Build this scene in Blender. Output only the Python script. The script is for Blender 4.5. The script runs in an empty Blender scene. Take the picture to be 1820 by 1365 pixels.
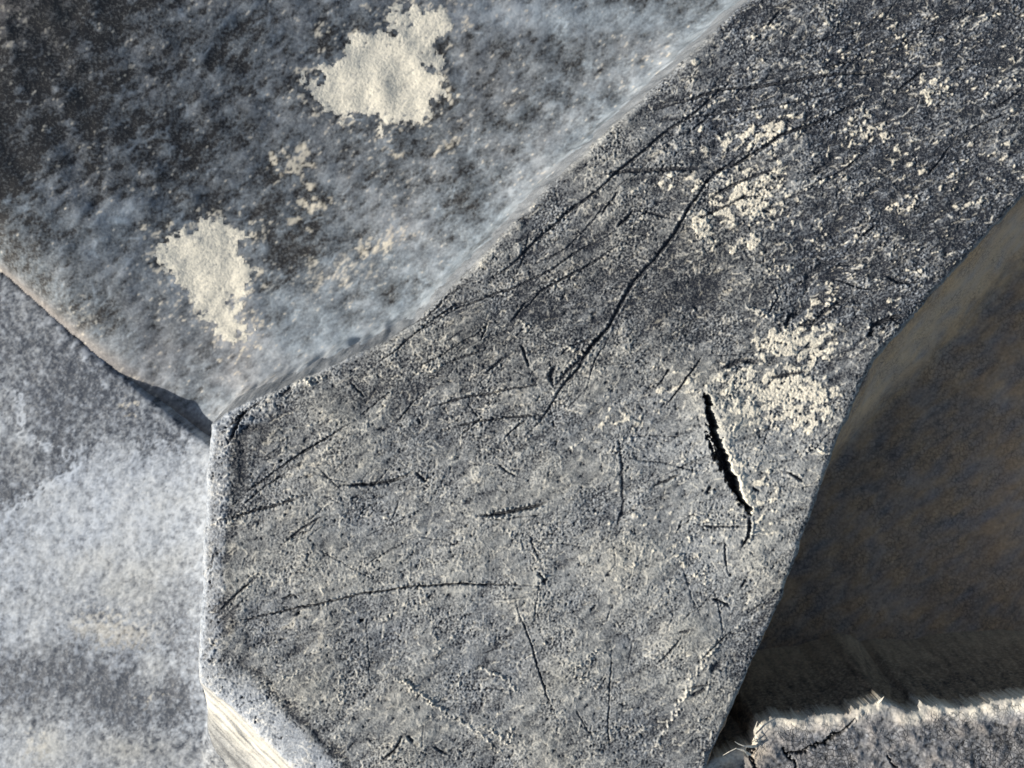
import bpy, math
import numpy as np
from mathutils import Vector

# ------------------------------------------------------------------ camera, sky, sun, exposure
S = 13.48            # photograph pixels per millimetre on the worn top of the lug (z = 0)
D = 150.0            # camera height above the lug top, mm
MM = 0.001
sc = bpy.context.scene
cam_d = bpy.data.cameras.new('camera')
cam_d.sensor_width = 36.0
cam_d.lens = 36.0 * D / (1820.0 / S)
cam_d.clip_start = 0.005
cam_d.clip_end = 10.0
cam_d.dof.use_dof = True
cam_d.dof.focus_distance = (D + 0.5) * MM
cam_d.dof.aperture_fstop = 27.0
cam = bpy.data.objects.new('camera', cam_d)
cam.location = (0, 0, D * MM)
sc.collection.objects.link(cam)
sc.camera = cam

SUN_EL = math.radians(23.0)
SUN_TO = Vector((-math.cos(SUN_EL) * 0.966, -math.cos(SUN_EL) * 0.259, math.sin(SUN_EL)))   # towards the sun: left, a little below
w = bpy.data.worlds.new('World'); sc.world = w; w.use_nodes = True
nt = w.node_tree; nt.nodes.clear()
sky = nt.nodes.new('ShaderNodeTexSky'); sky.sky_type = 'NISHITA'; sky.sun_disc = False
sky.sun_elevation = SUN_EL
sky.sun_rotation = math.atan2(SUN_TO.x, SUN_TO.y)
bg = nt.nodes.new('ShaderNodeBackground'); bg.inputs['Strength'].default_value = 0.09
wo = nt.nodes.new('ShaderNodeOutputWorld')
nt.links.new(sky.outputs[0], bg.inputs[0]); nt.links.new(bg.outputs[0], wo.inputs[0])
sd = bpy.data.lights.new('sun', 'SUN'); sd.energy = 5.0; sd.angle = math.radians(0.5); sd.color = (1.0, 0.965, 0.90)
sun = bpy.data.objects.new('sun', sd); sc.collection.objects.link(sun)
sun.location = SUN_TO * 0.5
sun.rotation_euler = SUN_TO.to_track_quat('Z', 'Y').to_euler()
sc.view_settings.view_transform = 'Standard'; sc.view_settings.look = 'None'
sc.view_settings.gamma = 1.0; sc.view_settings.use_curve_mapping = False
sc.view_settings.exposure = 0.60

# ------------------------------------------------------------------ small numeric helpers
def clip01(a): return np.clip(a, 0.0, 1.0)
def sstep(a, b, x):
    t = clip01((x - a) / (b - a)); return t * t * (3 - 2 * t)
def sig(x): return 1.0 / (1.0 + np.exp(-np.clip(x, -30, 30)))
def smax(a, b, k):
    h = clip01(0.5 + 0.5 * (a - b) / k)
    return b * (1 - h) + a * h + k * h * (1 - h)
def w2p(X, Y, z):                      # where a point of depth z falls in the photograph
    f = D / (D - z) * S
    return 910 + X * f, 682.5 - Y * f
def p2w(px, py, z=0.0):                # the point of depth z seen at a pixel
    f = (D - z) / D / S
    return (px - 910) * f, (682.5 - py) * f

class Grid:
    def __init__(self, x0, x1, y0, y1, h, seed):
        self.h = h
        self.nx = int((x1 - x0) / h) + 1; self.ny = int((y1 - y0) / h) + 1
        self.X, self.Y = np.meshgrid(x0 + h * np.arange(self.nx), y0 + h * np.arange(self.ny))
        self.rng = np.random.default_rng(seed)
        kx = np.fft.rfftfreq(self.nx, h); ky = np.fft.fftfreq(self.ny, h)
        self.KX, self.KY = np.meshgrid(kx, ky)
    def noise(self, wl, bw=0.5, ang=0.0, stretch=1.0):
        """band noise of wavelength wl (mm), drawn out by stretch along the angle ang (degrees)"""
        a = math.radians(ang)
        u = (self.KX * math.cos(a) + self.KY * math.sin(a)) * stretch
        v = (-self.KX * math.sin(a) + self.KY * math.cos(a))
        k = np.sqrt(u * u + v * v) + 1e-9
        filt = np.exp(-0.5 * (np.log(k * wl) / bw) ** 2)
        n = np.fft.irfft2(np.fft.rfft2(self.rng.standard_normal((self.ny, self.nx))) * filt, s=(self.ny, self.nx))
        return n / (n.std() + 1e-12)
    def fbm(self, wlmax, beta=1.5, ang=0.0, stretch=1.0):
        a = math.radians(ang)
        u = (self.KX * math.cos(a) + self.KY * math.sin(a)) * stretch
        v = (-self.KX * math.sin(a) + self.KY * math.cos(a))
        k = np.sqrt(u * u + v * v) + 1e-9
        filt = k ** (-beta) * (1 - np.exp(-(k * wlmax) ** 2))
        filt[0, 0] = 0
        n = np.fft.irfft2(np.fft.rfft2(self.rng.standard_normal((self.ny, self.nx))) * filt, s=(self.ny, self.nx))
        return n / (n.std() + 1e-12)

def sdf(PX, PY, poly):
    """signed distance to a polygon, negative inside (units of the inputs)"""
    p = np.array(poly, float); n = len(p)
    best = np.full(PX.shape, 1e18); inside = np.zeros(PX.shape, bool)
    for i in range(n):
        ax, ay = p[i]; bx, by = p[(i + 1) % n]
        ex, ey = bx - ax, by - ay
        wx = PX - ax; wy = PY - ay
        t = clip01((wx * ex + wy * ey) / (ex * ex + ey * ey))
        np.minimum(best, (wx - t * ex) ** 2 + (wy - t * ey) ** 2, out=best)
        if ay != by:
            inside ^= ((ay > PY) != (by > PY)) & (PX < (bx - ax) * (PY - ay) / (by - ay) + ax)
    d = np.sqrt(best)
    return np.where(inside, -d, d)

def blobs(PX, PY, items):
    out = np.zeros(PX.shape)
    for cx, cy, rx, ry, ang, val in items:
        a = math.radians(ang); c, s = math.cos(a), math.sin(a)
        dx = PX - cx; dy = PY - cy
        u = (dx * c + dy * s) / rx; v = (-dx * s + dy * c) / ry
        out += val * np.exp(-(u * u + v * v))
    return out

def stroke(PX, PY, pts, fn, pad):
    """calls fn(slice, distance, position along 0..1, side) on the grid cells near a polyline given in pixels"""
    p = np.array(pts, float)
    seg = np.hypot(*(p[1:] - p[:-1]).T); L = np.concatenate([[0], np.cumsum(seg)])
    m = (PX[0] if PX.ndim == 2 else PX)
    x0, x1 = p[:, 0].min() - pad, p[:, 0].max() + pad
    y0, y1 = p[:, 1].min() - pad, p[:, 1].max() + pad
    cols = np.where((PX[PX.shape[0] // 2] >= x0) & (PX[PX.shape[0] // 2] <= x1))[0]
    rows = np.where((PY[:, PY.shape[1] // 2] >= y0) & (PY[:, PY.shape[1] // 2] <= y1))[0]
    if len(cols) == 0 or len(rows) == 0: return
    sl = (slice(rows[0], rows[-1] + 1), slice(cols[0], cols[-1] + 1))
    QX, QY = PX[sl], PY[sl]
    bd = np.full(QX.shape, 1e9); bt = np.zeros(QX.shape); bs = np.zeros(QX.shape)
    for i in range(len(p) - 1):
        ax, ay = p[i]; ex, ey = p[i + 1] - p[i]
        l2 = ex * ex + ey * ey + 1e-9
        t = clip01(((QX - ax) * ex + (QY - ay) * ey) / l2)
        d = np.hypot(QX - ax - t * ex, QY - ay - t * ey)
        mk = d < bd
        bd = np.where(mk, d, bd); bt = np.where(mk, (L[i] + t * seg[i]) / L[-1], bt)
        bs = np.where(mk, np.sign((QX - ax) * ey - (QY - ay) * ex), bs)
    fn(sl, bd, bt, bs)

# ------------------------------------------------------------------ the shape of the tread
LUG = [(1940, -600), (1655, -320), (1480, -150), (1328, 0), (1180, 140), (1060, 250), (960, 345), (872, 440), (800, 512), (742, 570), (690, 604), (600, 644),
       (500, 690), (440, 713), (398, 733), (370, 757), (362, 850), (356, 960), (351, 1070), (345, 1180), (347, 1222), (400, 1262),
       (465, 1328), (560, 1425), (700, 1560), (1170, 1560), (1215, 1465), (1262, 1350), (1322, 1210), (1386, 1070), (1440, 920), (1481, 800),
       (1515, 720), (1552, 640), (1640, 540), (1740, 430), (1822, 342), (2000, 150), (2200, -60), (2500, -380), (2500, -600)]
LUGW = [p2w(*p) for p in LUG]
BLOCK_EDGE = [(-900, -100), (-420, 190), (-120, 400), (0, 492), (100, 578), (200, 660), (300, 735), (365, 782), (470, 862)]
BZ = -20.0
BLOCKW = [p2w(x, y, BZ) for x, y in BLOCK_EDGE] + [p2w(900, 1000, BZ), p2w(900, 1800, BZ), p2w(-900, 1800, BZ)]
FLAP = [(1215, 1392), (1262, 1352), (1290, 1342), (1312, 1330), (1328, 1324), (1337, 1328), (1341, 1303), (1349, 1284), (1372, 1278), (1440, 1273),
        (1500, 1266), (1530, 1254), (1560, 1246), (1568, 1241), (1572, 1247), (1598, 1257), (1612, 1262), (1634, 1263), (1640, 1252), (1700, 1255), (1735, 1253),
        (1765, 1243), (1800, 1239), (1900, 1234), (2000, 1246), (2150, 1240), (2150, 1560), (1180, 1560)]
FZ = -2.9
FLAPW = [p2w(x, y, FZ) for x, y in FLAP]

def lug_sdf(g, wob=0.0):
    d = sdf(g.X, g.Y, LUGW)
    if wob: d = d + wob * g.noise(6.0, 0.6) + 0.16 * wob * g.noise(1.4, 0.5)
    return d

def lug_z(X, Y, d):
    px, py = 910 + X * S, 682.5 - Y * S
    left = sig((455 - px) / 22)
    low = sig((py - 1195) / 22) * sig((760 - px) / 60)
    b = 0.75 + 2.9 * left * (1 - low) + 5.3 * low
    db = 0.38 + 1.55 * left * (1 - low) + 2.1 * low
    t = clip01((d + b) / b)
    right = sig((px + 0.55 * py - 1560) / 40)
    z = -db * t ** (1.7 + 0.3 * left)
    up = right * sig((790 - py) / 45)
    tn = 0.19 * (1 - right) + 0.20 * right + 0.34 * up + 0.62 * low * sig((px + 4.4 * np.maximum(d, 0) - 346) / 7)
    z = z - np.maximum(d, 0) / tn
    return z

def floor_z(X, Y):
    """tread floor between the lugs: rises towards the upper left, flat and shaded on the right"""
    qx, qy = w2p(X, Y, -23.0)
    rightside = sig(((qx - 900) * 0.894 + (qy - 1400) * 0.447) / 25)
    u = (-(qx - 910) * 0.62 - (qy - 682) * 0.78) / S * 1.15          # mm towards the upper left
    zl = -23.5 + 0.52 * 6.0 * np.log1p(np.exp((u - 41.0) / 6.0))
    zl = zl - 0.9 * np.exp(-((qx - 500) ** 2 + (qy - 420) ** 2) / (260.0 ** 2))
    zr = -22.6 + 0.03 * (Y + 10)
    return zl * (1 - rightside) + zr * rightside, rightside

def block_z(X, Y):
    zb = -20.2 + 0.13 * (X + 46) - 0.012 * (Y + 10)
    return zb + 0.8 * np.exp(-((Y + 20) ** 2) / 300.0)

def combined(X, Y, d, what):
    px, py = 910 + X * S, 682.5 - Y * S
    zl = lug_z(X, Y, d)
    fz, rs = floor_z(X, Y)
    dd = np.maximum(d, 0)
    if what == 'block':
        base = block_z(X, Y) + 3.5 * np.exp(-dd / 3.0) + 3.2 * np.exp(-dd / 6.0) * sig((py - 1230) / 40)
        k = 3.0 + 5.0 * sig((py - 1230) / 30) * sig((800 - px) / 60)
    else:
        base = fz + (1 - rs) * (5.5 * np.exp(-dd / 4.2)) + rs * 1.0 * np.exp(-dd / 2.0)
        k = 2.5
    return smax(zl, base, k), base

# ------------------------------------------------------------------ materials (procedural, driven by wear attributes that also carry some painted light)
def rubber_material(name, rubber=(0.020, 0.022, 0.027), cool=(0.33, 0.355, 0.385), warm=(0.375, 0.36, 0.315),
                    mud=(0.76, 0.68, 0.53), grain=3600.0, grain_amt=0.5, bump=0.00006, craze=0.0):
    m = bpy.data.materials.new(name); m.use_nodes = True
    t = m.node_tree; N = t.nodes; L = t.links
    bs = N['Principled BSDF']
    tc = N.new('ShaderNodeTexCoord')
    def attr(n):
        a = N.new('ShaderNodeAttribute'); a.attribute_name = n; return a.outputs['Fac']
    def math_(op, a, b=None, c=None, clamp=False):
        n = N.new('ShaderNodeMath'); n.operation = op; n.use_clamp = clamp
        for i, v in enumerate((a, b, c)):
            if v is None: continue
            if isinstance(v, (int, float)): n.inputs[i].default_value = v
            else: L.new(v, n.inputs[i])
        return n.outputs[0]
    def noise(scale, detail=3.0, rough=0.6):
        n = N.new('ShaderNodeTexNoise'); n.inputs['Scale'].default_value = scale
        n.inputs['Detail'].default_value = detail; n.inputs['Roughness'].default_value = rough
        L.new(tc.outputs['Object'], n.inputs['Vector']); return n.outputs['Fac']
    def mix(f, a, b):
        n = N.new('ShaderNodeMix'); n.data_type = 'RGBA'
        L.new(f, n.inputs[0])
        for k, v in ((6, a), (7, b)):
            if isinstance(v, tuple): n.inputs[k].default_value = (*v, 1)
            else: L.new(v, n.inputs[k])
        return n.outputs[2]
    g1 = noise(grain, 3.0, 0.65)
    g2 = noise(grain * 0.22, 2.0, 0.6)
    du = math_('MULTIPLY_ADD', math_('SUBTRACT', g1, 0.5), grain_amt * 2.0, attr('dust'))
    du = math_('MULTIPLY_ADD', math_('SUBTRACT', g2, 0.5), grain_amt * 0.8, du, clamp=True)
    dcol = mix(attr('warm'), cool, warm)
    col = mix(du, rubber, dcol)
    mu = math_('MULTIPLY_ADD', math_('SUBTRACT', g1, 0.5), grain_amt * 1.2, attr('mud'), clamp=True)
    col = mix(mu, col, mud)
    hgt = math_('MULTIPLY_ADD', g2, 0.8, g1)
    if craze:
        v = N.new('ShaderNodeTexVoronoi'); v.feature = 'DISTANCE_TO_EDGE'; v.inputs['Scale'].default_value = 1450.0
        wv = N.new('ShaderNodeVectorMath'); wv.operation = 'MULTIPLY_ADD'
        nn = N.new('ShaderNodeTexNoise'); nn.inputs['Scale'].default_value = 1100.0
        L.new(tc.outputs['Object'], nn.inputs['Vector'])
        L.new(nn.outputs['Color'], wv.inputs[0]); wv.inputs[1].default_value = (0.0009,) * 3
        L.new(tc.outputs['Object'], wv.inputs[2]); L.new(wv.outputs[0], v.inputs['Vector'])
        e = math_('SUBTRACT', 1.0, math_('DIVIDE', v.outputs['Distance'], 0.10, clamp=True))
        patch = math_('MULTIPLY', math_('MULTIPLY', math_('SUBTRACT', noise(210.0, 2.0), 0.36, clamp=True), 4.0, clamp=True), attr('craze'))
        e = math_('MULTIPLY', math_('MULTIPLY', e, patch), craze, clamp=True)
        col = mix(e, col, rubber)
        hgt = math_('SUBTRACT', hgt, math_('MULTIPLY', e, 1.5))
    L.new(col, bs.inputs['Base Color'])
    bs.inputs['Roughness'].default_value = 0.75
    rr = math_('MULTIPLY_ADD', du, 0.35, 0.55, clamp=True); L.new(rr, bs.inputs['Roughness'])
    bs.inputs['Specular IOR Level'].default_value = 0.25
    bp = N.new('ShaderNodeBump'); bp.inputs['Distance'].default_value = bump; bp.inputs['Strength'].default_value = 1.0
    L.new(hgt, bp.inputs['Height']); L.new(bp.outputs[0], bs.inputs['Normal'])
    return m

M_TOP = rubber_material('worn_lug_rubber', grain_amt=0.45, bump=0.0001)
M_FLOOR = rubber_material('dusty_tread_rubber', cool=(0.315, 0.36, 0.395), rubber=(0.024, 0.023, 0.023), warm=(0.56, 0.35, 0.185), grain=2600.0, grain_amt=0.30, bump=0.00005, craze=0.55)
M_BLOCK = rubber_material('chalky_tread_rubber', rubber=(0.030, 0.037, 0.050), cool=(0.40, 0.43, 0.47), grain=2600.0, grain_amt=0.30, bump=0.00005, craze=0.0)
M_FLAP = rubber_material('torn_rubber', rubber=(0.024, 0.023, 0.023), warm=(0.46, 0.34, 0.22), cool=(0.36, 0.375, 0.40), grain=2400.0, grain_amt=0.40, bump=0.00008, craze=0.8)
M_MUD = rubber_material('dried_mud', mud=(0.82, 0.745, 0.59), grain=3000.0, grain_amt=1.1, bump=0.00009)

# ------------------------------------------------------------------ mesh output
def build(name, g, Z, keep, mat, attrs, parent, skirt=None):
    """one mesh from the grid points of a height field; keep marks the vertices used"""
    ny, nx = Z.shape
    fk = keep[:-1, :-1] & keep[1:, :-1] & keep[:-1, 1:] & keep[1:, 1:]
    idx = np.arange(nx * ny).reshape(ny, nx)
    q = np.stack([idx[:-1, :-1][fk], idx[:-1, 1:][fk], idx[1:, 1:][fk], idx[1:, :-1][fk]], 1)
    used = np.zeros(nx * ny, bool); used[q.ravel()] = True
    remap = np.cumsum(used) - 1
    q = remap[q]
    co = np.stack([g.X.ravel(), g.Y.ravel(), Z.ravel()], 1)[used]
    at = {k: v.ravel()[used] for k, v in attrs.items()}
    if skirt is not None:                                   # close the piece below so that it has a body
        e = np.concatenate([q[:, [0, 1]], q[:, [1, 2]], q[:, [2, 3]], q[:, [3, 0]]])
        key = e.min(1).astype(np.int64) * len(co) + e.max(1)
        u, inv, cnt = np.unique(key, return_inverse=True, return_counts=True)
        be = e[cnt[inv] == 1]
        bv = np.unique(be)
        low = np.full(len(co), -1); low[bv] = len(co) + np.arange(len(bv))
        cl = co[bv].copy(); cl[:, 2] = skirt
        co = np.concatenate([co, cl])
        for k in at: at[k] = np.concatenate([at[k], at[k][bv]])
        sk = np.stack([be[:, 1], be[:, 0], low[be[:, 0]], low[be[:, 1]]], 1)
        q = np.concatenate([q, sk])
    me = bpy.data.meshes.new(name)
    me.vertices.add(len(co)); me.vertices.foreach_set('co', (co * MM).astype(np.float32).ravel())
    me.loops.add(q.size); me.loops.foreach_set('vertex_index', q.astype(np.int32).ravel())
    me.polygons.add(len(q))
    me.polygons.foreach_set('loop_start', np.arange(0, q.size, 4, dtype=np.int32))
    me.polygons.foreach_set('loop_total', np.full(len(q), 4, np.int32))
    me.polygons.foreach_set('use_smooth', np.ones(len(q), bool))
    me.update(calc_edges=True)
    for k, v in at.items():
        a = me.attributes.new(k, 'FLOAT', 'POINT'); a.data.foreach_set('value', np.clip(v, 0, 1).astype(np.float32))
    me.materials.append(mat)
    o = bpy.data.objects.new(name, me); sc.collection.objects.link(o); o.parent = parent
    return o

tyre = bpy.data.objects.new('tractor_tyre', None); sc.collection.objects.link(tyre)
tyre.empty_display_size = 0.02
tyre['label'] = 'worn black tractor tyre tread with scratched lug, dusty grooves and dried mud'
tyre['category'] = 'tyre'

P1 = [(560, 172), (585, 128), (625, 112), (655, 80), (700, 66), (735, 34), (770, 28), (815, 50), (800, 82), (778, 110), (780, 150), (772, 205), (735, 222), (690, 214), (650, 224), (600, 212), (570, 198)]
P2 = [(284, 468), (312, 428), (350, 412), (372, 398), (440, 404), (438, 450), (446, 490), (436, 520), (418, 545), (440, 575), (446, 600), (420, 616), (385, 600), (372, 560), (340, 536), (312, 508), (318, 485)]

# ------------------------------------------------------------------ tread floor
def cut_at(X, Y):
    px, py = 910 + X * S, 682.5 - Y * S
    low = sig((py - 1195) / 22) * sig((760 - px) / 60) * sig((px - 300) / 12)
    return 2.6 + 9.0 * low - 2.1 * sig((px + 0.55 * py - 1560) / 40)
gF = Grid(-130, 112, -80, 84, 0.27, 11)
CUT = cut_at(gF.X, gF.Y)
dF = lug_sdf(gF, 0.10)
zF, baseF = combined(gF.X, gF.Y, dF, 'floor')
sB = sdf(gF.X, gF.Y, BLOCKW)
fz, rsF = floor_z(gF.X, gF.Y)
# crease in front of the block edge: the floor dips along it, deeper towards the lug
qx, qy = w2p(gF.X, gF.Y, -23.0)
dip = (1 - rsF) * np.exp(-np.maximum(sB, 0) / 3.5)
zblk = block_z(gF.X, gF.Y)
step = 0.10 + 0.42 * sstep(-80, 340, qx)
zF = zF * (1 - dip) + np.minimum(zF, zblk - step) * dip
streak = 48                                                # wiped direction of the upper-left floor, degrees
nA = gF.fbm(30, 1.6); nB = gF.noise(5.0, 0.7, 38, 2.2); nC = gF.noise(1.5, 0.6, 38, 2.0); nD = gF.noise(0.7, 0.4)
nE = gF.noise(2.6, 0.4, 35, 2.5)
zF = zF + 0.03 * nB + 0.010 * nC + 0.006 * nD + 0.07 * gF.noise(9.0, 0.5)
zF = np.where(dF < CUT - 0.4, zF - 0.5 - 0.8 * (CUT - 0.4 - dF), zF)
zF = np.where(sB < -0.4, np.minimum(zF, zblk - 1.2), zF)
zF = np.maximum(zF, -40)
wx = 9 * gF.noise(2.5, 0.6); wy = 9 * gF.noise(2.5, 0.6); wx += 14 * gF.noise(7, 0.5); wy += 14 * gF.noise(7, 0.5)
ux, uy = qx + wx, qy + wy
left = 1 - rsF
dust = 0.31 + 0.11 * nA + 0.075 * nB + 0.08 * nC + 0.07 * nD + 0.05 * nE
dust += left * blobs(qx, qy, [(420, 560, 330, 90, 25, 0.30), (640, 480, 130, 55, -20, 0.22), (250, 640, 170, 60, 38, 0.18),
                              (80, 230, 300, 140, -35, -0.36), (0, 0, 360, 180, -30, -0.32), (330, 270, 260, 90, -35, -0.10),  # upper-left corner darkened through the dust to deepen its shade
                              (240, 385, 70, 18, -18, 0.25), (215, 420, 60, 20, -40, 0.2), (330, 450, 90, 25, -35, -0.12),
                              (1000, 35, 220, 30, -3, 0.42), (900, 30, 100, 22, -10, 0.2), (700, 385, 70, 50, 0, 0.12), (860, 150, 90, 60, -30, -0.06)])
dust += left * 0.55 * np.exp(-np.maximum(dF - 2, 0) / 4.5)  # brighter towards the lug: sunlit fillet and edge glow put into dust
worm = np.exp(-(gF.noise(4.0, 0.5, 35, 1.7) / 0.28) ** 2) * sstep(0.3, 1.2, gF.noise(8, 0.5))
dust += left * 0.38 * worm
dust -= left * 0.22 * sstep(1.2, 2.2, gF.noise(2.0, 0.5, 40, 1.8) + 0.6 * nA)
mudp = left * (blobs(ux, uy, [(530, 303, 26, 13, -20, 1.1), (550, 372, 16, 17, 40, 1.1), (690, 266, 14, 10, 0, 0.9), (795, 262, 22, 16, 0, 0.6), (720, 330, 45, 25, 20, 0.30),
                              (700, 400, 30, 18, 30, 0.55), (590, 490, 110, 34, -14, 0.42), (675, 440, 26, 13, 30, 0.6), (1163, 117, 9, 5, -20, 1.6),
                              (150, 570, 45, 28, 30, 0.30), (300, 545, 60, 25, 20, 0.25)]))
mud = clip01((mudp - 0.30 + 0.10 * nC + 0.08 * nD) * 2.2) * 0.75
for pp in (P1, P2):
    s_ = sdf(ux, uy, pp)
    mud = np.maximum(mud, left * 0.75 * sstep(0.55, 0.95, 0.62 * np.exp(-np.maximum(s_, 0) / 26.0) + 0.20 * nC + 0.16 * nD))
mud = np.maximum(mud, left * 0.35 * sstep(2.7, 3.3, nC + 0.8 * nD + 0.5 * nA))
# the right-hand floor, old dirt, browned further to carry the tint of its shade
dustR = 0.62 + 0.05 * nA + 0.035 * nB + 0.05 * nC + 0.05 * nD
band = np.exp(-((dF - 5.5) / 4.2) ** 2) * sig((760 - qy) / 40)
dustR += 0.55 * band + blobs(qx, qy, [(1760, 900, 120, 240, 20, 0.10), (1540, 830, 60, 60, 0, -0.12), (1480, 1150, 120, 60, 0, -0.15), (1400, 1180, 90, 60, 0, -0.12)])
dust = np.where(rsF > 0.5, dustR, dust)
mud = np.where(rsF > 0.5, 0.22 * band * (0.8 + 0.2 * nB), mud)
warm = np.where(rsF > 0.5, 0.85 + 0.1 * nB, 0.04 + 0.04 * nA + 0.4 * mud + blobs(qx, qy, [(330, 610, 200, 80, 30, 0.10), (60, 60, 300, 120, -30, 0.25)]))
cr = np.exp(-(np.maximum(sB, 0) / 1.7) ** 2) * (1 - rsF)  # brown, lifted shade of the crease painted through dust and warmth
warm = warm * (1 - cr) + 0.32 * cr; dust = dust * (1 - cr) + cr * (0.42 + 0.05 * nC)
keepF = (dF > CUT - 5.0) & (sB > -4.0)
base = build('tread_floor', gF, zF, keepF, M_FLOOR, dict(dust=dust, mud=mud, warm=warm, craze=rsF), tyre, skirt=-48.0)
base['label'] = 'dusty rubber floor between the lugs, streaked grey and brown in the shade'

def mud_crust(name, g, Z, poly, keepmask, thick, parent, label, seed_noise, edge=12.0, z=-23.0, flat=False, dustv=0.85):
    """a crust that swells out of the surface where its mask is high"""
    px, py = w2p(g.X, g.Y, z)
    s = sdf(px + seed_noise[0], py + seed_noise[1], poly)
    m = clip01(0.5 - s / (2 * edge)) + seed_noise[2]
    lab = s < edge * 0.9
    zz = Z + thick * np.clip((m - 0.45) * 2.0, -1, 0.6) + 0.010 * seed_noise[3]
    keep = (m > 0.28) & keepmask & lab
    one = np.ones(Z.shape)
    o = build(name, g, zz, keep, M_MUD, dict(dust=one * dustv, mud=0.80 + 0.9 * (m - 0.8) + 0.14 * seed_noise[3] - 0.5 * sstep(1.1, 2.2, seed_noise[4]), warm=one * 0.6), parent)
    o['label'] = label
    return o
nM = gF.noise(1.0, 0.5)
sn = (wx * 0.55, wy * 0.55, 0.10 * nC + 0.13 * nM, nD, gF.noise(1.1, 0.5))
mud_crust('dried_mud_patch', gF, zF, P1, left > 0.5, 0.08, base, 'large cream patch of dried mud above the lug', sn)
mud_crust('dried_mud_patch', gF, zF, P2, left > 0.5, 0.08, base, 'ragged cream patch of dried mud left of the lug', sn)

# ------------------------------------------------------------------ raised block on the left
gB = Grid(-130, -20, -80, 66, 0.235, 23)
CUT = cut_at(gB.X, gB.Y)
dB = lug_sdf(gB, 0.08)
zB, _ = combined(gB.X, gB.Y, dB, 'block')
sBb = sdf(gB.X, gB.Y, BLOCKW) + 0.05 * gB.noise(4.0, 0.6) + 0.025 * gB.noise(0.9, 0.4)
bA = gB.fbm(25, 1.6); bB = gB.noise(4.5, 0.6, 55, 1.8); bC = gB.noise(1.3, 0.5); bD = gB.noise(0.6, 0.4)
zB = zB + 0.03 * bB + 0.012 * bC + 0.008 * bD
zB = zB - 0.5 * clip01((sBb + 1.2) / 1.2) ** 2.2 - np.maximum(sBb, 0) * 6.0
zB = np.where(dB < CUT - 0.4, zB - 0.5 - 0.8 * (CUT - 0.4 - dB), zB)
bx, by = w2p(gB.X, gB.Y, BZ)
bdust = 0.52 + 0.10 * bA + 0.04 * bB + 0.10 * bC + 0.09 * bD + 0.10 * gB.noise(2.4, 0.5)
bdust += blobs(bx, by, [(70, 640, 190, 80, 35, -0.18), (40, 810, 110, 60, -30, -0.12), (200, 930, 160, 110, 0, 0.28), (60, 1020, 140, 60, 10, 0.12), (90, 1210, 130, 75, -15, -0.2),
                        (230, 1240, 130, 60, 20, -0.12), (320, 1150, 50, 110, 0, -0.12), (40, 1120, 90, 30, 0, 0.1), (60, 1335, 70, 22, 0, 0.15), (230, 1320, 90, 22, 0, -0.08)])
for pp, v in (([(-60, 440), (0, 500), (100, 590), (200, 670), (300, 740), (345, 790), (250, 800), (170, 780), (128, 825), (95, 798), (60, 788), (20, 778), (-60, 720)], -0.26),
              ([(-60, 780), (60, 790), (98, 800), (128, 830), (105, 850), (40, 885), (-60, 930)], -0.32),
              ([(-60, 1190), (60, 1150), (150, 1180), (230, 1200), (335, 1190), (342, 1290), (250, 1310), (120, 1290), (60, 1320), (-60, 1300)], -0.24)):
    sp = sdf(bx + 10 * bB + 5 * bC, by + 10 * gB.noise(4, 0.5) + 5 * bD, pp)
    bdust += v * sstep(9, -9, sp)
bdust += 0.30 * np.exp(-np.maximum(dB - 1.5, 0) / 2.6) * sig((1150 - by) / 40)  # brighter near the lug: sunlight on the fillet put into dust
def lineadd(arr, PX, PY, pts, wpx, val):
    def fn(sl, d, t, s): arr[sl] += val * np.exp(-(d / wpx) ** 2)
    stroke(PX, PY, pts, fn, wpx * 3)
bwx = bx + 5 * gB.noise(2.2, 0.5); bwy = by + 5 * gB.noise(2.2, 0.5)
for pts in ([(5, 690), (20, 720), (18, 780), (60, 790), (95, 800), (128, 830), (110, 850), (40, 880), (0, 920)], [(18, 780), (20, 745), (5, 720)]):
    lineadd(bdust, bwx, bwy, pts, 3.5, 0.8)
bworm = np.exp(-(gB.noise(3.2, 0.5, 60, 1.3) / 0.26) ** 2) * sstep(0.2, 1.2, gB.noise(7, 0.5))
bdust += 0.26 * bworm
bdust -= 0.22 * sstep(1.3, 2.2, gB.noise(1.8, 0.5) + 0.5 * bA)
bmud = clip01((blobs(bx + 14 * bB, by + 12 * bC, [(200, 1125, 95, 30, 8, 0.75), (275, 1248, 12, 8, 0, 0.8), (45, 1340, 40, 16, -20, 0.6), (225, 725, 12, 6, -50, 1.1), (250, 900, 80, 50, 0, 0.25)]) - 0.22 + 0.06 * bC) * 1.0) * 0.5
bwarm = 0.10 + 0.12 * bA + 0.8 * bmud + blobs(bx, by, [(220, 1040, 200, 90, 0, 0.35), (240, 1340, 160, 40, 0, 0.5), (430, 1340, 60, 60, 0, 0.5)])
blk = build('tread_block', gB, zB, (sBb < 0.9) & (dB > CUT - 2.2), M_BLOCK, dict(dust=bdust, mud=bmud, warm=bwarm), tyre, skirt=-46.0)
blk['label'] = 'pale chalky blue-grey raised rubber left of the lug, with a sharp upper edge'

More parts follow.
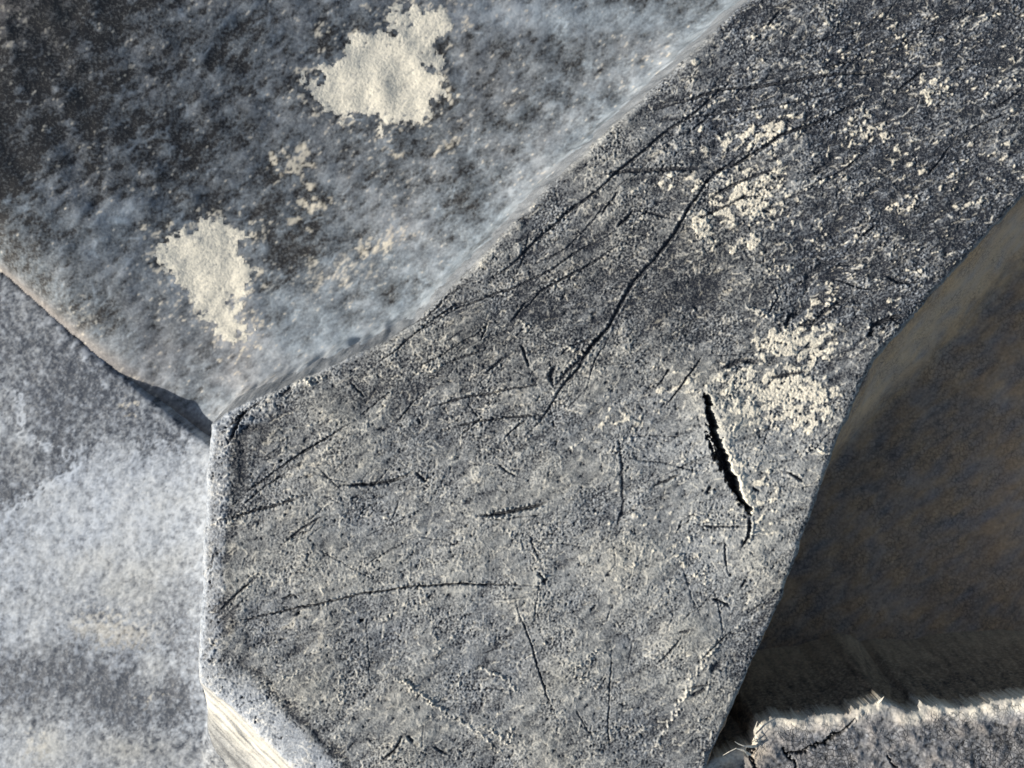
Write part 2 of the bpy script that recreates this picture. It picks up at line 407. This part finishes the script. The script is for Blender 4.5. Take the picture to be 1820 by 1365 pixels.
# ------------------------------------------------------------------ the lug
gL = Grid(-60, 94, -66, 80, 0.122, 37)
CUT = cut_at(gL.X, gL.Y)
dL = lug_sdf(gL, 0.07)
X, Y = gL.X, gL.Y
px, py = 910 + X * S, 682.5 - Y * S
zL, _ = combined(X, Y, dL, 'floor')
zLb, _ = combined(X, Y, dL, 'block')
ontop = sstep(0.6, -0.6, dL)
zL = np.where(sdf(X, Y, BLOCKW) < 0, np.maximum(zL, zLb), zL)
n0 = gL.noise(22, 0.5); n1 = gL.noise(6, 0.6, 30, 1.6); n2 = gL.noise(1.7, 0.6, 28, 1.8); n3 = gL.noise(0.72, 0.5); n4 = gL.noise(0.38, 0.35)
s1 = gL.noise(0.62, 0.4, 24, 4.0); s2 = gL.noise(0.40, 0.4, 24, 3.0)
rough = np.clip(1.0 + 0.40 * gL.noise(11, 0.5), 0.35, 1.9)
smear = gL.noise(2.6, 0.5, 32, 4.5)
# zones of the top: dusty grey below, bare bluish black with crumbs at the upper right
dark = sig((0.92 * (px - 1370) - 0.55 * (py - 400)) / 70) * sig((760 - py) / 60)
dark = clip01(dark + 0.10 * n1)
H = 0.12 * n0 + 0.045 * n1 + (0.020 + 0.016 * dark) * n2 + (0.017 * n3 + 0.0105 * n4) * rough + 0.02 * smear + dark * (0.022 * s1 + 0.006 * s2)
dustL = (0.51 - 0.50 * dark) + 0.05 * n0 + 0.055 * n1 + 0.08 * n2 + (0.13 * n3 + 0.13 * n4) * rough + 0.08 * smear + dark * 0.07 * s1 - 0.20 * sig((720 - py) / 110) * (1 - dark)
dustL += blobs(px, py, [(1000, 560, 240, 90, -30, -0.12), (870, 620, 90, 60, -30, -0.06), (1230, 500, 120, 90, -20, -0.28), (1020, 470, 260, 50, -42, -0.10), (680, 680, 110, 40, -25, -0.22), (450, 760, 70, 60, -40, -0.20),
                        (440, 860, 26, 90, 0, -0.18), (1330, 820, 110, 170, 20, 0.24), (1180, 770, 140, 80, 0, 0.18), (1250, 990, 130, 90, 0, 0.16), (880, 1000, 260, 160, 0, 0.07), (560, 1190, 110, 80, 40, -0.15), (480, 1270, 150, 22, 42, -0.2), (950, 1330, 400, 30, 0, -0.10),
                        (860, 760, 60, 40, 0, -0.10), (1320, 230, 110, 60, -20, 0.16), (1400, 330, 70, 50, 0, 0.05), (1100, 320, 160, 40, -42, 0.05), (1240, 190, 150, 30, -42, 0.04), (1700, 160, 70, 40, 0, 0.12), (1780, 100, 60, 100, 0, -0.05),
                        (1400, 1010, 18, 160, 24, -0.22), (1330, 1150, 30, 150, 24, -0.18), (1340, 960, 40, 90, 24, -0.02), (1600, 420, 120, 120, -40, -0.06), (1200, 1300, 70, 60, 0, -0.15)])
# bevel along the left end: sunlit outer brightness put into the dust, dark crease inside
bev = sstep(-3.7, -2.9, dL) * sig((480 - px) / 20)
chm = sig((py - 1195) / 18) * sig((760 - px) / 50) * sstep(-6.2, -4.6, dL)
dustL = dustL * (1 - bev) + bev * (0.40 + 0.22 * sstep(-1.2, -0.2, dL) + 0.10 * n3 + 0.10 * n2)
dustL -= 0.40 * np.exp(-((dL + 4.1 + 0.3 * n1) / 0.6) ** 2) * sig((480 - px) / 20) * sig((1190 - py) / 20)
dustL = dustL * (1 - chm) + chm * (0.62 + 0.07 * n3 + 0.03 * n2)  # lower-left chamfer lightened through dust as a sunward face
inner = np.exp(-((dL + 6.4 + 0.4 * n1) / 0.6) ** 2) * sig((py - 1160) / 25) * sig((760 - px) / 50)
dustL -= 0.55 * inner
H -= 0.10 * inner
edge_l = np.exp(-((dL + 0.25) / 0.5) ** 2) * sig((1400 - px - 0.2 * py) / 60)
dustL += 0.30 * edge_l  # bright edge glow along the upper-left rim painted into dust
H += bev * (0.06 * n2 + 0.035 * n3)

gw = 4.0 * gL.noise(2.2, 0.5); gh = 4.0 * gL.noise(2.2, 0.5)
gw2 = 1.2 * gL.noise(0.8, 0.4); gh2 = 1.2 * gL.noise(0.8, 0.4)
gl1 = 1.3 * gL.noise(9.0, 0.4); gl2 = 1.3 * gL.noise(9.0, 0.4)
PXw, PYw = px + gl1 + 0.08 * gw + 0.30 * gw2, py + gl2 + 0.08 * gh + 0.30 * gh2

def groove(pts, wpx, depth, rim=0.35, bare=0.95, taper=0.25, rough=0.0):
    """a scratch: groove with thrown-up rims, dust scraped off inside"""
    def fn(sl, d, t, s):
        tp = np.minimum(1, np.minimum(t, 1 - t) / taper + 0.12)
        ww = wpx * (0.55 + 0.45 * tp) * (1 + rough * n2[sl])
        ww = np.maximum(0.78 * ww, 0.9)
        c = np.exp(-(d / ww) ** 2)
        r = np.exp(-((d - 1.9 * ww) / (0.8 * ww)) ** 2)
        H[sl] += tp * (-depth * c + rim * depth * r * (0.7 + 0.5 * n3[sl]))
        dustL[sl] += tp * (-bare * c + 0.10 * r * (1 + n3[sl]))
        mudL[sl] -= tp * bare * c
    stroke(PXw, PYw, pts, fn, wpx * 5 + 10)

def ridge(pts, wpx, height, dusty=0.4):
    def fn(sl, d, t, s):
        tp = np.minimum(1, np.minimum(t, 1 - t) / 0.2 + 0.1)
        c = np.exp(-(d / wpx) ** 2) * (0.75 + 0.4 * n3[sl])
        H[sl] += 1.5 * tp * height * c
        dustL[sl] += 1.4 * tp * dusty * c
        np.maximum(mudL[sl], 1.3 * dusty * tp * c, out=mudL[sl])
    stroke(PXw + 0.5 * gw + gw2, PYw + 0.5 * gh + gh2, pts, fn, wpx * 4 + 8)

mudL = np.zeros(px.shape)
ppx, ppy = px + 5 * gL.noise(1.4, 0.5) + 9 * gL.noise(3.5, 0.5), py + 5 * gL.noise(1.4, 0.5) + 7 * gL.noise(3.5, 0.5)
mb = blobs(ppx, ppy, [(1310, 250, 90, 26, -15, 0.35), (1375, 230, 40, 20, -20, 0.55), (1250, 410, 24, 14, -15, 0.85), (1262, 395, 28, 12, -20, 0.7), (1300, 355, 52, 16, -22, 0.9), (1350, 355, 40, 20, -15, 0.75), (1335, 375, 22, 12, 0, 0.7),
                      (1335, 310, 40, 14, -15, 0.55), (1230, 320, 40, 18, 0, 0.42), (1160, 330, 40, 12, 0, 0.32), (1370, 400, 9, 8, 0, 1.0), (1334, 430, 17, 11, -20, 1.0), (1298, 434, 6, 8, 20, 0.9), (1380, 310, 16, 10, 0, 0.7), (1395, 375, 12, 8, 0, 0.6),
                      (1665, 158, 30, 11, -12, 1.1), (1602, 75, 6, 6, 0, 1.5), (1548, 236, 34, 9, -5, 0.9), (1497, 258, 9, 6, 0, 0.9), (1600, 280, 14, 14, 0, 0.8), (1592, 373, 6, 6, 0, 1.2), (1470, 112, 10, 5, 0, 0.9), (1514, 102, 7, 6, 0, 0.9),
                      (1455, 547, 13, 9, 0, 1.1), (1485, 522, 22, 6, 10, 0.9), (1580, 535, 15, 5, 25, 0.9), (1385, 480, 9, 5, 0, 0.8), (1480, 582, 9, 8, 0, 0.9), (1440, 440, 30, 10, -20, 0.4),
                      (1420, 600, 46, 20, -8, 1.0), (1450, 622, 30, 14, 10, 0.9), (1375, 615, 40, 18, 0, 0.65), (1405, 690, 60, 24, 0, 0.85), (1450, 705, 34, 16, 20, 0.8), (1430, 655, 26, 12, 0, 0.5), (1350, 700, 70, 40, 0, 0.42), (1310, 665, 40, 14, -20, 0.5),
                      (1440, 745, 40, 14, 0, 0.75), (1345, 740, 60, 30, 0, 0.42), (1340, 860, 40, 50, 20, 0.30), (1350, 920, 40, 40, 0, 0.22), (1100, 745, 60, 22, 10, 0.35), (1200, 690, 60, 30, -20, 0.26), (1450, 800, 20, 4, 0, 0.9), (1180, 940, 120, 60, 0, 0.15), (1230, 1010, 90, 50, 0, 0.16)])
n25 = gL.noise(1.7, 0.45, 20, 1.6)
patchy = 0.08 * n3 + 0.20 * n2 + 0.22 * n25
mudL = clip01((mb - 0.34 + patchy * (0.45 + mb)) * 4.0) * (0.72 + 0.10 * n4 + 0.06 * n3)
crumb = sstep(1.9, 2.7, n25 * 0.9 + n3 * 0.4 + 0.6 * n1 + 0.35 * s1) * (0.25 + 0.75 * dark)
mudL = np.maximum(mudL, 0.65 * crumb)
H += 0.10 * sstep(0.1, 0.6, mudL) + 0.05 * crumb

# pale curled shreds of rubber: contour lines of noise, broken up
for wl, width, amp, th, sd_ in ((2.1, 0.36, 0.05, 0.25, 0), (1.4, 0.45, 0.035, 0.15, 1), (3.6, 0.24, 0.07, 0.55, 2)):
    wn = gL.noise(wl, 0.45, 20, 1.4)
    br = sstep(th, th + 0.9, gL.noise(wl * 1.6, 0.5)) 
    wm = np.exp(-(wn / width) ** 2) * br
    H += amp * wm; wm = wm * sstep(-0.3, 1.6, n1 + 0.7 * n0); dustL += 0.30 * wm; mudL = np.maximum(mudL, 0.22 * wm)
# short pale fibres and shreds standing off the worn surface
rf = np.random.default_rng(91)
for i in range(5200):
    cx, cy = rf.uniform(365, 1830), rf.uniform(-20, 1385)
    dk = 1.0 if (0.92 * (cx - 1370) - 0.55 * (cy - 400)) > 0 and cy < 760 else 0.0
    a = math.radians(rf.normal(-22, 30) if dk else rf.normal(-40, 55))
    l = min(rf.gamma(2.0, 4.5) + 4, 46); n = 3 if l < 16 else 5
    P = [(cx, cy)]
    for _ in range(n):
        a += rf.normal(0, 0.45); P.append((P[-1][0] + l / n * math.cos(a), P[-1][1] + l / n * math.sin(a)))
    st = rf.uniform(0.25, 1.0) ** 1.6 * (1.0 + 0.25 * dk); wd = rf.uniform(0.8, 1.5)
    def fn(sl, d, t, s_, st=st, wd=wd):
        c = np.exp(-(d / wd) ** 2)
        H[sl] += 0.05 * st * c; dustL[sl] += 0.45 * st * c; np.maximum(mudL[sl], 0.50 * st * c, out=mudL[sl])
    stroke(px, py, P, fn, 4)
# small dark pits
pit = sstep(2.0, 2.8, -(0.8 * n3 + 0.8 * n2)); H -= 0.10 * pit; dustL -= 0.3 * pit

# scratches read off the photograph: (points, half width px, depth mm)
for pts, wp, dp in [
    ([(1385, 243), (1310, 280), (1255, 325), (1225, 370), (1190, 425), (1120, 510), (1085, 575), (1058, 605), (1035, 645), (990, 700), (955, 755), (915, 800)], 3.4, 0.34),
    ([(1075, 585), (1048, 625), (1010, 660), (985, 690)], 4.0, 0.28),
    ([(1580, 155), (1480, 205), (1390, 241), (1320, 285), (1250, 318)], 3.4, 0.36),
    ([(1650, 117), (1520, 128), (1410, 145), (1280, 161), (1205, 183), (1130, 205)], 3.0, 0.28),
    ([(1545, 150), (1450, 172), (1340, 195), (1250, 203), (1190, 215)], 2.4, 0.22),
    ([(1650, 117), (1605, 155), (1590, 166)], 2.6, 0.28),
    ([(1345, 110), (1280, 161), (1220, 212), (1165, 250), (1075, 325), (1000, 385), (910, 470), (845, 512)], 2.8, 0.28),
    ([(1255, 298), (1205, 300), (1145, 302), (1060, 312)], 4.2, 0.30),
    ([(1380, 297), (1300, 330), (1240, 365)], 3.4, 0.25), ([(1365, 345), (1320, 352), (1240, 392)], 2.4, 0.2),
    ([(1125, 372), (1112, 392), (1095, 405)], 3.2, 0.34), ([(1190, 387), (1130, 373)], 2.0, 0.2), ([(1100, 340), (1068, 387)], 2.2, 0.22),
    ([(1130, 395), (1040, 440), (960, 490), (900, 515), (820, 545), (740, 590)], 2.2, 0.2), ([(1115, 430), (1030, 480), (960, 520), (910, 572)], 2.2, 0.22),
    ([(1100, 340), (1010, 440), (930, 480)], 1.6, 0.14), ([(860, 520), (770, 565), (700, 625), (640, 665)], 2.0, 0.2), ([(830, 500), (760, 560), (690, 600)], 2.2, 0.2),
    ([(1690, 258), (1668, 290), (1645, 316)], 2.6, 0.3), ([(1820, 160), (1790, 178), (1765, 192)], 2.8, 0.3), ([(1790, 200), (1700, 245)], 1.8, 0.2),
    ([(1760, 10), (1680, 40), (1600, 60)], 1.8, 0.2), ([(1600, 20), (1520, 55), (1450, 75), (1370, 110)], 1.8, 0.18), ([(1660, 60), (1560, 95), (1430, 130)], 1.8, 0.18),
    ([(1390, 20), (1360, 50)], 3.0, 0.3), ([(1560, 395), (1535, 415), (1525, 418)], 2.6, 0.25), ([(1550, 265), (1500, 300), (1440, 330)], 1.6, 0.16),
    ([(845, 916), (900, 911), (945, 901), (978, 888)], 3.2, 0.55), ([(388, 1108), (480, 1092), (600, 1064), (700, 1047), (790, 1037), (860, 1039), (968, 1042)], 2.1, 0.36),
    ([(955, 1014), (964, 1026), (971, 1041)], 3.2, 0.4), ([(376, 926), (430, 914), (480, 902), (552, 876)], 2.6, 0.34), ([(602, 866), (650, 860), (705, 852), (738, 838)], 3.0, 0.42), ([(740, 840), (757, 856)], 4.0, 0.3),
    ([(498, 972), (535, 938), (578, 914)], 2.2, 0.26), ([(388, 1086), (420, 1058), (452, 1030)], 3.0, 0.3), ([(500, 1064), (520, 1058), (532, 1066)], 2.4, 0.3),
    ([(524, 830), (470, 865), (425, 905)], 1.8, 0.2), ([(640, 745), (560, 790), (490, 835), (430, 880)], 2.0, 0.22), ([(600, 770), (540, 800), (505, 825)], 2.0, 0.22), ([(700, 690), (640, 740)], 1.6, 0.2),
    ([(560, 830), (610, 875)], 1.6, 0.16), ([(620, 680), (646, 708)], 2.2, 0.25), ([(436, 722), (420, 750), (408, 792)], 4.2, 0.5), ([(520, 684), (498, 706)], 4.4, 0.45), ([(470, 705), (440, 725), (400, 760)], 3.0, 0.3),
    ([(742, 742), (765, 725), (800, 712), (850, 702), (905, 690), (980, 678)], 2.0, 0.24), ([(790, 765), (860, 748), (945, 738), (975, 735)], 2.2, 0.26), ([(740, 745), (746, 755)], 3.0, 0.3),
    ([(700, 758), (735, 712), (765, 696)], 1.8, 0.2), ([(740, 658), (845, 595), (865, 575)], 1.8, 0.2), ([(790, 645), (835, 630), (880, 618)], 1.8, 0.2), ([(865, 575), (855, 605)], 2.6, 0.3), ([(940, 532), (908, 572)], 2.4, 0.26),
    ([(926, 610), (934, 630), (941, 655)], 3.0, 0.36), ([(905, 630), (860, 662)], 2.4, 0.25), ([(990, 650), (979, 668), (982, 686)], 4.0, 0.42), ([(1060, 600), (1012, 615)], 2.0, 0.2), ([(940, 742), (895, 782)], 2.4, 0.24),
    ([(885, 820), (920, 850)], 2.6, 0.24), ([(832, 715), (852, 745)], 1.8, 0.2), ([(1102, 770), (1104, 850), (1105, 900), (1098, 960)], 3.0, 0.12),
    ([(938, 945), (962, 1000)], 1.4, 0.16), ([(915, 1060), (945, 1150), (970, 1230), (992, 1285)], 1.7, 0.24), ([(1092, 1150), (1084, 1220), (1082, 1330)], 1.5, 0.16), ([(1020, 1260), (1055, 1310)], 1.5, 0.16),
    ([(1265, 1063), (1285, 1070), (1298, 1080)], 3.0, 0.4), ([(1160, 866), (1190, 855), (1215, 838)], 2.8, 0.3), ([(1180, 728), (1215, 680), (1248, 632)], 2.0, 0.26), ([(1165, 690), (1195, 650)], 1.6, 0.2),
    ([(1265, 862), (1258, 880)], 5.0, 0.35), ([(1286, 955), (1288, 990), (1294, 1020)], 2.0, 0.25), ([(1240, 938), (1300, 934), (1330, 930)], 2.2, 0.22), ([(1338, 865), (1352, 874)], 3.0, 0.3), ([(1395, 838), (1430, 858)], 2.6, 0.3),
    ([(1545, 596), (1552, 578), (1575, 568), (1610, 560)], 4.5, 0.55), ([(1375, 505), (1382, 530), (1362, 560)], 2.0, 0.2), ([(1432, 525), (1438, 490), (1462, 468), (1490, 462)], 6.0, 0.25), ([(1395, 585), (1405, 560), (1425, 550)], 4.0, 0.4),
    ([(1410, 580), (1450, 565), (1480, 545), (1520, 522)], 4.5, 0.32), ([(1485, 472), (1520, 470)], 3.0, 0.3), ([(1470, 495), (1555, 515)], 2.2, 0.24), ([(1570, 488), (1600, 500), (1625, 503)], 3.5, 0.3), ([(1282, 655), (1320, 640), (1350, 645)], 5.0, 0.3), ([(1360, 668), (1440, 665)], 3.5, 0.28),
    ([(1262, 1195), (1275, 1186), (1285, 1178)], 7.0, 0.34), ([(1228, 1238), (1245, 1226), (1255, 1216)], 4.0, 0.3), ([(1326, 1030), (1318, 1045)], 4.0, 0.35), ([(1060, 1075), (1046, 1085)], 3.0, 0.25),
    ([(715, 1305), (700, 1335), (680, 1352)], 3.5, 0.34), ([(735, 1320), (722, 1308)], 4.0, 0.3), ([(800, 1345), (770, 1325)], 2.4, 0.25), ([(1210, 1130), (1170, 1180)], 2.4, 0.2), ([(1300, 1120), (1240, 1180)], 2.6, 0.22)]:
    groove(pts, wp, dp)
for pts, wp, hh in [([(698, 1203), (735, 1228), (765, 1250), (800, 1272)], 2.4, 0.20), ([(800, 1272), (850, 1300), (880, 1330), (905, 1352)], 2.0, 0.16), ([(850, 1180), (870, 1200), (905, 1215), (930, 1235)], 2.4, 0.14), ([(860, 1290), (905, 1320), (915, 1290)], 2.4, 0.14),
                    ([(1040, 1190), (1052, 1160), (1088, 1165)], 2.4, 0.14), ([(1015, 1192), (1052, 1162)], 2.0, 0.12), ([(1015, 1195), (1068, 1215)], 2.0, 0.12), ([(1255, 1005), (1258, 1050)], 2.0, 0.12), ([(1195, 1280), (1240, 1190), (1285, 1125)], 4.0, 0.10), ([(1150, 1350), (1200, 1270), (1240, 1205)], 3.0, 0.08),
                    ([(818, 1190), (812, 1225)], 2.2, 0.12), ([(1325, 545), (1350, 555), (1372, 570)], 3.0, 0.22), ([(735, 660), (760, 656), (785, 650)], 2.2, 0.15), ([(990, 615), (1020, 620), (1040, 628), (1005, 645)], 2.2, 0.16), ([(922, 568), (935, 585), (945, 580)], 2.0, 0.14), ([(600, 1195), (602, 1260)], 1.6, 0.10), ([(608, 1195), (606, 1265)], 1.4, 0.08),
                    ([(505, 682), (540, 678), (580, 672)], 3.4, 0.18), ([(1428, 800), (1470, 797)], 3.6, 0.2), ([(540, 1180), (470, 1240)], 1.6, 0.08), ([(1010, 800), (1040, 770)], 2.0, 0.1)]:
    ridge(pts, wp, hh)
# many faint ones
rng = np.random.default_rng(5)
for i in range(230):
    cx, cy = rng.uniform(400, 1800), rng.uniform(-30, 1380)
    a = math.radians(rng.normal(-32, 24) if cy < 950 else rng.normal(-45, 45)); l = rng.uniform(14, 75)
    cv = rng.normal(0, 5)
    pts = [(cx - l * math.cos(a), cy - l * math.sin(a)), (cx + cv, cy + cv), (cx + l * math.cos(a), cy + l * math.sin(a))]
    if rng.random() < 0.7: groove(pts, rng.uniform(0.9, 1.9), rng.uniform(0.05, 0.18), bare=0.4)
    else: ridge(pts, rng.uniform(0.9, 1.7), rng.uniform(0.04, 0.10), dusty=0.3)
groove([(436, 750), (430, 830), (424, 905)], 9.0, 0.10, rim=0.2, bare=0.30)
groove([(392, 960), (376, 1000), (366, 1060)], 2.4, 0.12, bare=0.3)
for cx, cy, r, dp in [(529, 1091, 5, 0.6), (642, 1104, 6, 0.6), (1236, 546, 5, 0.35), (830, 892, 7, 0.12), (500, 817, 4, 0.5), (1548, 592, 8, 0.5), (628, 1140, 5, 0.2), (1106, 915, 6, 0.25), (1298, 1020, 4, 0.3), (1080, 1022, 4, 0.25)]:
    groove([(cx, cy - r * 0.5), (cx + 2, cy + r * 0.6)], r, dp, rim=0.15, bare=0.8, taper=0.1)
# the long cut: deep slit, lifted right lip with its sunlit brightness painted in, beside smeared mud
def cut(pts, wa, depth, lip):
    def fn(sl, d, t, s):
        ww = wa * np.interp(t, [0, 0.15, 0.5, 0.85, 1], [0.45, 0.8, 1.0, 0.55, 0.15])
        c = 1 - sstep(0.75 * ww, 1.15 * ww, d)
        H[sl] -= depth * c
        dustL[sl] -= 1.2 * c; mudL[sl] -= 1.2 * c
        r = np.exp(-((d - 1.6 * ww) / (2.0 * ww + 2)) ** 2) * (1 - c)
        rr = r * (s > 0)
        H[sl] += lip * rr + 0.3 * lip * r
        dustL[sl] += 0.45 * rr; mudL[sl] += 0.30 * rr * sstep(0.3, 0.5, t) * (0.7 + 0.5 * n3[sl])
        sm = np.exp(-((d - 14) / 11.0) ** 2) * (s > 0) * sstep(0.30, 0.55, t) * (1 - sstep(0.85, 1.0, t)) * (1 - c)
        mudL[sl] += 0.55 * sm * (lip > 0.12) * (0.9 + 0.2 * n3[sl]); H[sl] += 0.10 * sm
        wide = np.exp(-(d / (6 * ww + 4)) ** 2)
        H[sl] += 0.10 * wide * (1 - c)
    stroke(px + 0.4 * gw + gw2, py + 0.4 * gh + gh2, pts, fn, 70)
cut([(1257, 706), (1262, 735), (1270, 770), (1281, 803), (1296, 843), (1314, 882), (1336, 916)], 9.0, 3.4, 0.13)
cut([(1254, 768), (1263, 795), (1280, 828), (1298, 866)], 3.0, 0.9, 0.10)
groove([(1334, 914), (1332, 940), (1326, 960), (1317, 976)], 3.4, 0.7, bare=0.9)
groove([(1292, 792), (1330, 776), (1388, 750)], 5.5, 0.20, bare=0.5)
groove([(1275, 808), (1230, 822), (1190, 838)], 6.0, 0.10, bare=0.3)

zL = zL + H * ontop + (1 - ontop) * (0.012 * n2 + 0.006 * n3)
wall = 1 - ontop
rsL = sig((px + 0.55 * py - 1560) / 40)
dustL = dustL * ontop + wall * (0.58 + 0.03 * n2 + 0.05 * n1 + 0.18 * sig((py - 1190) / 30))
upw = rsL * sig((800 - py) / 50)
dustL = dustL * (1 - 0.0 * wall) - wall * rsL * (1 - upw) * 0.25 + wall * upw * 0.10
stri = gL.noise(1.3, 0.5, -44, 9.0)
mudL = mudL * ontop + wall * (1 - rsL) * sig((py - 1200) / 30) * (0.32 + 0.12 * stri) * sstep(9.0, 2.0, dL)  # lower-left wall lightened as if sunlit, with striations
dustL += wall * (1 - rsL) * sig((py - 1200) / 30) * (0.10 * stri - 0.25 * sstep(3.0, 9.0, dL))
warmL = 0.70 + 0.10 * n0 + 0.06 * n1 - 0.60 * dark - 0.70 * np.maximum(bev, chm) + 0.3 * mb
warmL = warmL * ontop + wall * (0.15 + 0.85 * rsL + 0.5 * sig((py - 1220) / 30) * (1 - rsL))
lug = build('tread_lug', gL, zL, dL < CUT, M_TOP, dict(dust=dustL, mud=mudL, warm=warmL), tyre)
lug['label'] = 'worn lug top, scratched and cut, dusty grey below and bare black at the upper right'

# ------------------------------------------------------------------ torn rubber at the lower right
gT = Grid(20, 92, -66, -36, 0.12, 71)
tA = gT.noise(5, 0.6); tB = gT.noise(1.8, 0.5); tC = gT.noise(0.7, 0.4); tD = gT.noise(0.38, 0.35)
sT = sdf(gT.X, gT.Y, FLAPW) + 0.05 * tB + 0.035 * tC + 0.07 * tA
dT = lug_sdf(gT)
tx, ty = w2p(gT.X, gT.Y, FZ)
zT = FZ + 0.10 * tA + 0.03 * tB + 0.012 * tC + 0.006 * tD - 0.12 * np.maximum(-46 - gT.Y - 0.04 * (gT.X - 40), 0) * 0.3
sTs = sdf(gT.X, gT.Y, FLAPW)
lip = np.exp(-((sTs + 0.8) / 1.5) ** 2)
tL = gT.noise(4.0, 0.4)
zT = zT + 0.22 * lip * (1 + 0.3 * tL) + 0.35 * blobs(tx, ty, [(1800, 1262, 70, 16, -8, 1.0)])
zT = zT - 0.25 * clip01((sT + 0.5) / 0.5) ** 2
tdust = 0.36 + 0.07 * tA + 0.07 * tB + 0.08 * tC + 0.40 * lip * (1 + 0.2 * tL) + blobs(tx, ty, [(1800, 1262, 60, 14, -8, 0.35), (1760, 1310, 80, 10, 10, -0.2), (1700, 1288, 200, 8, 3, -0.12), (1540, 1320, 120, 25, 0, 0.06)])  # bright lit rim along the torn edge put into the dust
tlit = clip01(0.60 * np.exp(-((sTs + 0.3) / 1.3) ** 2) * (0.85 + 0.25 * tL + 0.1 * tC) + blobs(tx, ty, [(1800, 1258, 60, 12, -8, 0.35)]))  # same painted rim light, carried by the mud channel
for pts, wp in (([(1520, 1278), (1500, 1298), (1475, 1310), (1462, 1322), (1440, 1328), (1425, 1336), (1402, 1340), (1406, 1352), (1412, 1366)], 2.0), ([(1402, 1340), (1396, 1330)], 2.0), ([(1333, 1330), (1336, 1350), (1342, 1370)], 2.6), ([(1580, 1345), (1600, 1365)], 1.6)):
    def fn(sl, d, t, s, wp=wp):
        c = np.exp(-(d / wp) ** 2); zT[sl] -= 0.8 * c; tdust[sl] -= 0.9 * c; tlit[sl] -= 0.6 * c
    stroke(tx + 1.2 * tC + 3.5 * tL, ty + 0.6 * tD + 1.4 * tB, pts, fn, 24)
zT = np.where(sT > 0.0, FZ - 3.5 - np.maximum(sTs, 0) * 4.0 + 0.05 * tA, zT)
tout = sstep(-0.05, 0.1, sT)
tdust = tdust * (1 - tout) + tout * (0.22 + 0.34 * sstep(0.5, 4.5, sT) + 0.05 * tB); tlit = tlit * (1 - tout)
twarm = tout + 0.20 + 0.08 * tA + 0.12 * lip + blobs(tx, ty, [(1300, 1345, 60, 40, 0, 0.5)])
flap = build('torn_rubber_ledge', gT, zT, (sT < 5.0) & (dT > -0.6), M_FLAP, dict(dust=tdust, mud=tlit, warm=twarm, craze=sstep(0.0, -1.5, sT)), tyre)
flap['label'] = 'grey cracked rubber with a torn edge coloured bright like a lit rim, beside the lug'

def strand(pts, r, parent):
    """a thin torn shred: tapered bent strip with thickness, points in (pixel x, pixel y, height mm)"""
    n = len(pts); V = []; F = []
    for i, (a, b, z) in enumerate(pts):
        x, y = p2w(a, b, z)
        k = min(i + 1, n - 1); j = max(i - 1, 0)
        tx_, ty_ = pts[k][0] - pts[j][0], -(pts[k][1] - pts[j][1]); l = math.hypot(tx_, ty_)
        nx_, ny_ = -ty_ / l, tx_ / l
        rr = r * (1.0 - 0.85 * i / (n - 1)) * (1 + 0.25 * math.sin(i * 2.1))
        for sx, sz in ((1, 0.35), (1, -0.35), (-1, -0.35), (-1, 0.35)):
            V.append(((x + nx_ * rr * sx) * MM, (y + ny_ * rr * sx) * MM, (z + rr * sz) * MM))
    for i in range(n - 1):
        for c in range(4):
            F.append((4 * i + c, 4 * i + (c + 1) % 4, 4 * i + 4 + (c + 1) % 4, 4 * i + 4 + c))
    F.append((0, 1, 2, 3)[::-1]); F.append(tuple(4 * (n - 1) + c for c in range(4)))
    me = bpy.data.meshes.new('torn_shred'); me.from_pydata(V, [], F); me.update()
    for k, v in (('dust', 0.9), ('mud', 0.7), ('warm', 0.4)):
        at = me.attributes.new(k, 'FLOAT', 'POINT'); at.data.foreach_set('value', np.full(len(V), v, np.float32))
    me.materials.append(M_FLAP)
    o = bpy.data.objects.new('torn_shred', me); sc.collection.objects.link(o); o.parent = parent
    return o
strand([(1345, 1326, -2.9), (1336, 1327, -1.8), (1322, 1326, -1.3), (1312, 1322, -1.1), (1306, 1318, -0.9)], 0.17, flap)
strand([(1342, 1306, -2.9), (1341, 1298, -2.0), (1344, 1288, -1.6), (1346, 1282, -1.4)], 0.14, flap)
strand([(1344, 1320, -2.8), (1341, 1312, -2.0), (1342, 1306, -1.6)], 0.12, flap)
strand([(1335, 1342, -2.8), (1322, 1334, -1.7), (1308, 1330, -1.3), (1296, 1336, -1.2), (1284, 1343, -1.4)], 0.14, flap)
strand([(1330, 1344, -2.8), (1326, 1338, -1.8), (1318, 1331, -1.4)], 0.10, flap)
strand([(1560, 1250, -2.7), (1566, 1244, -2.4), (1571, 1238, -2.1)], 0.16, flap)
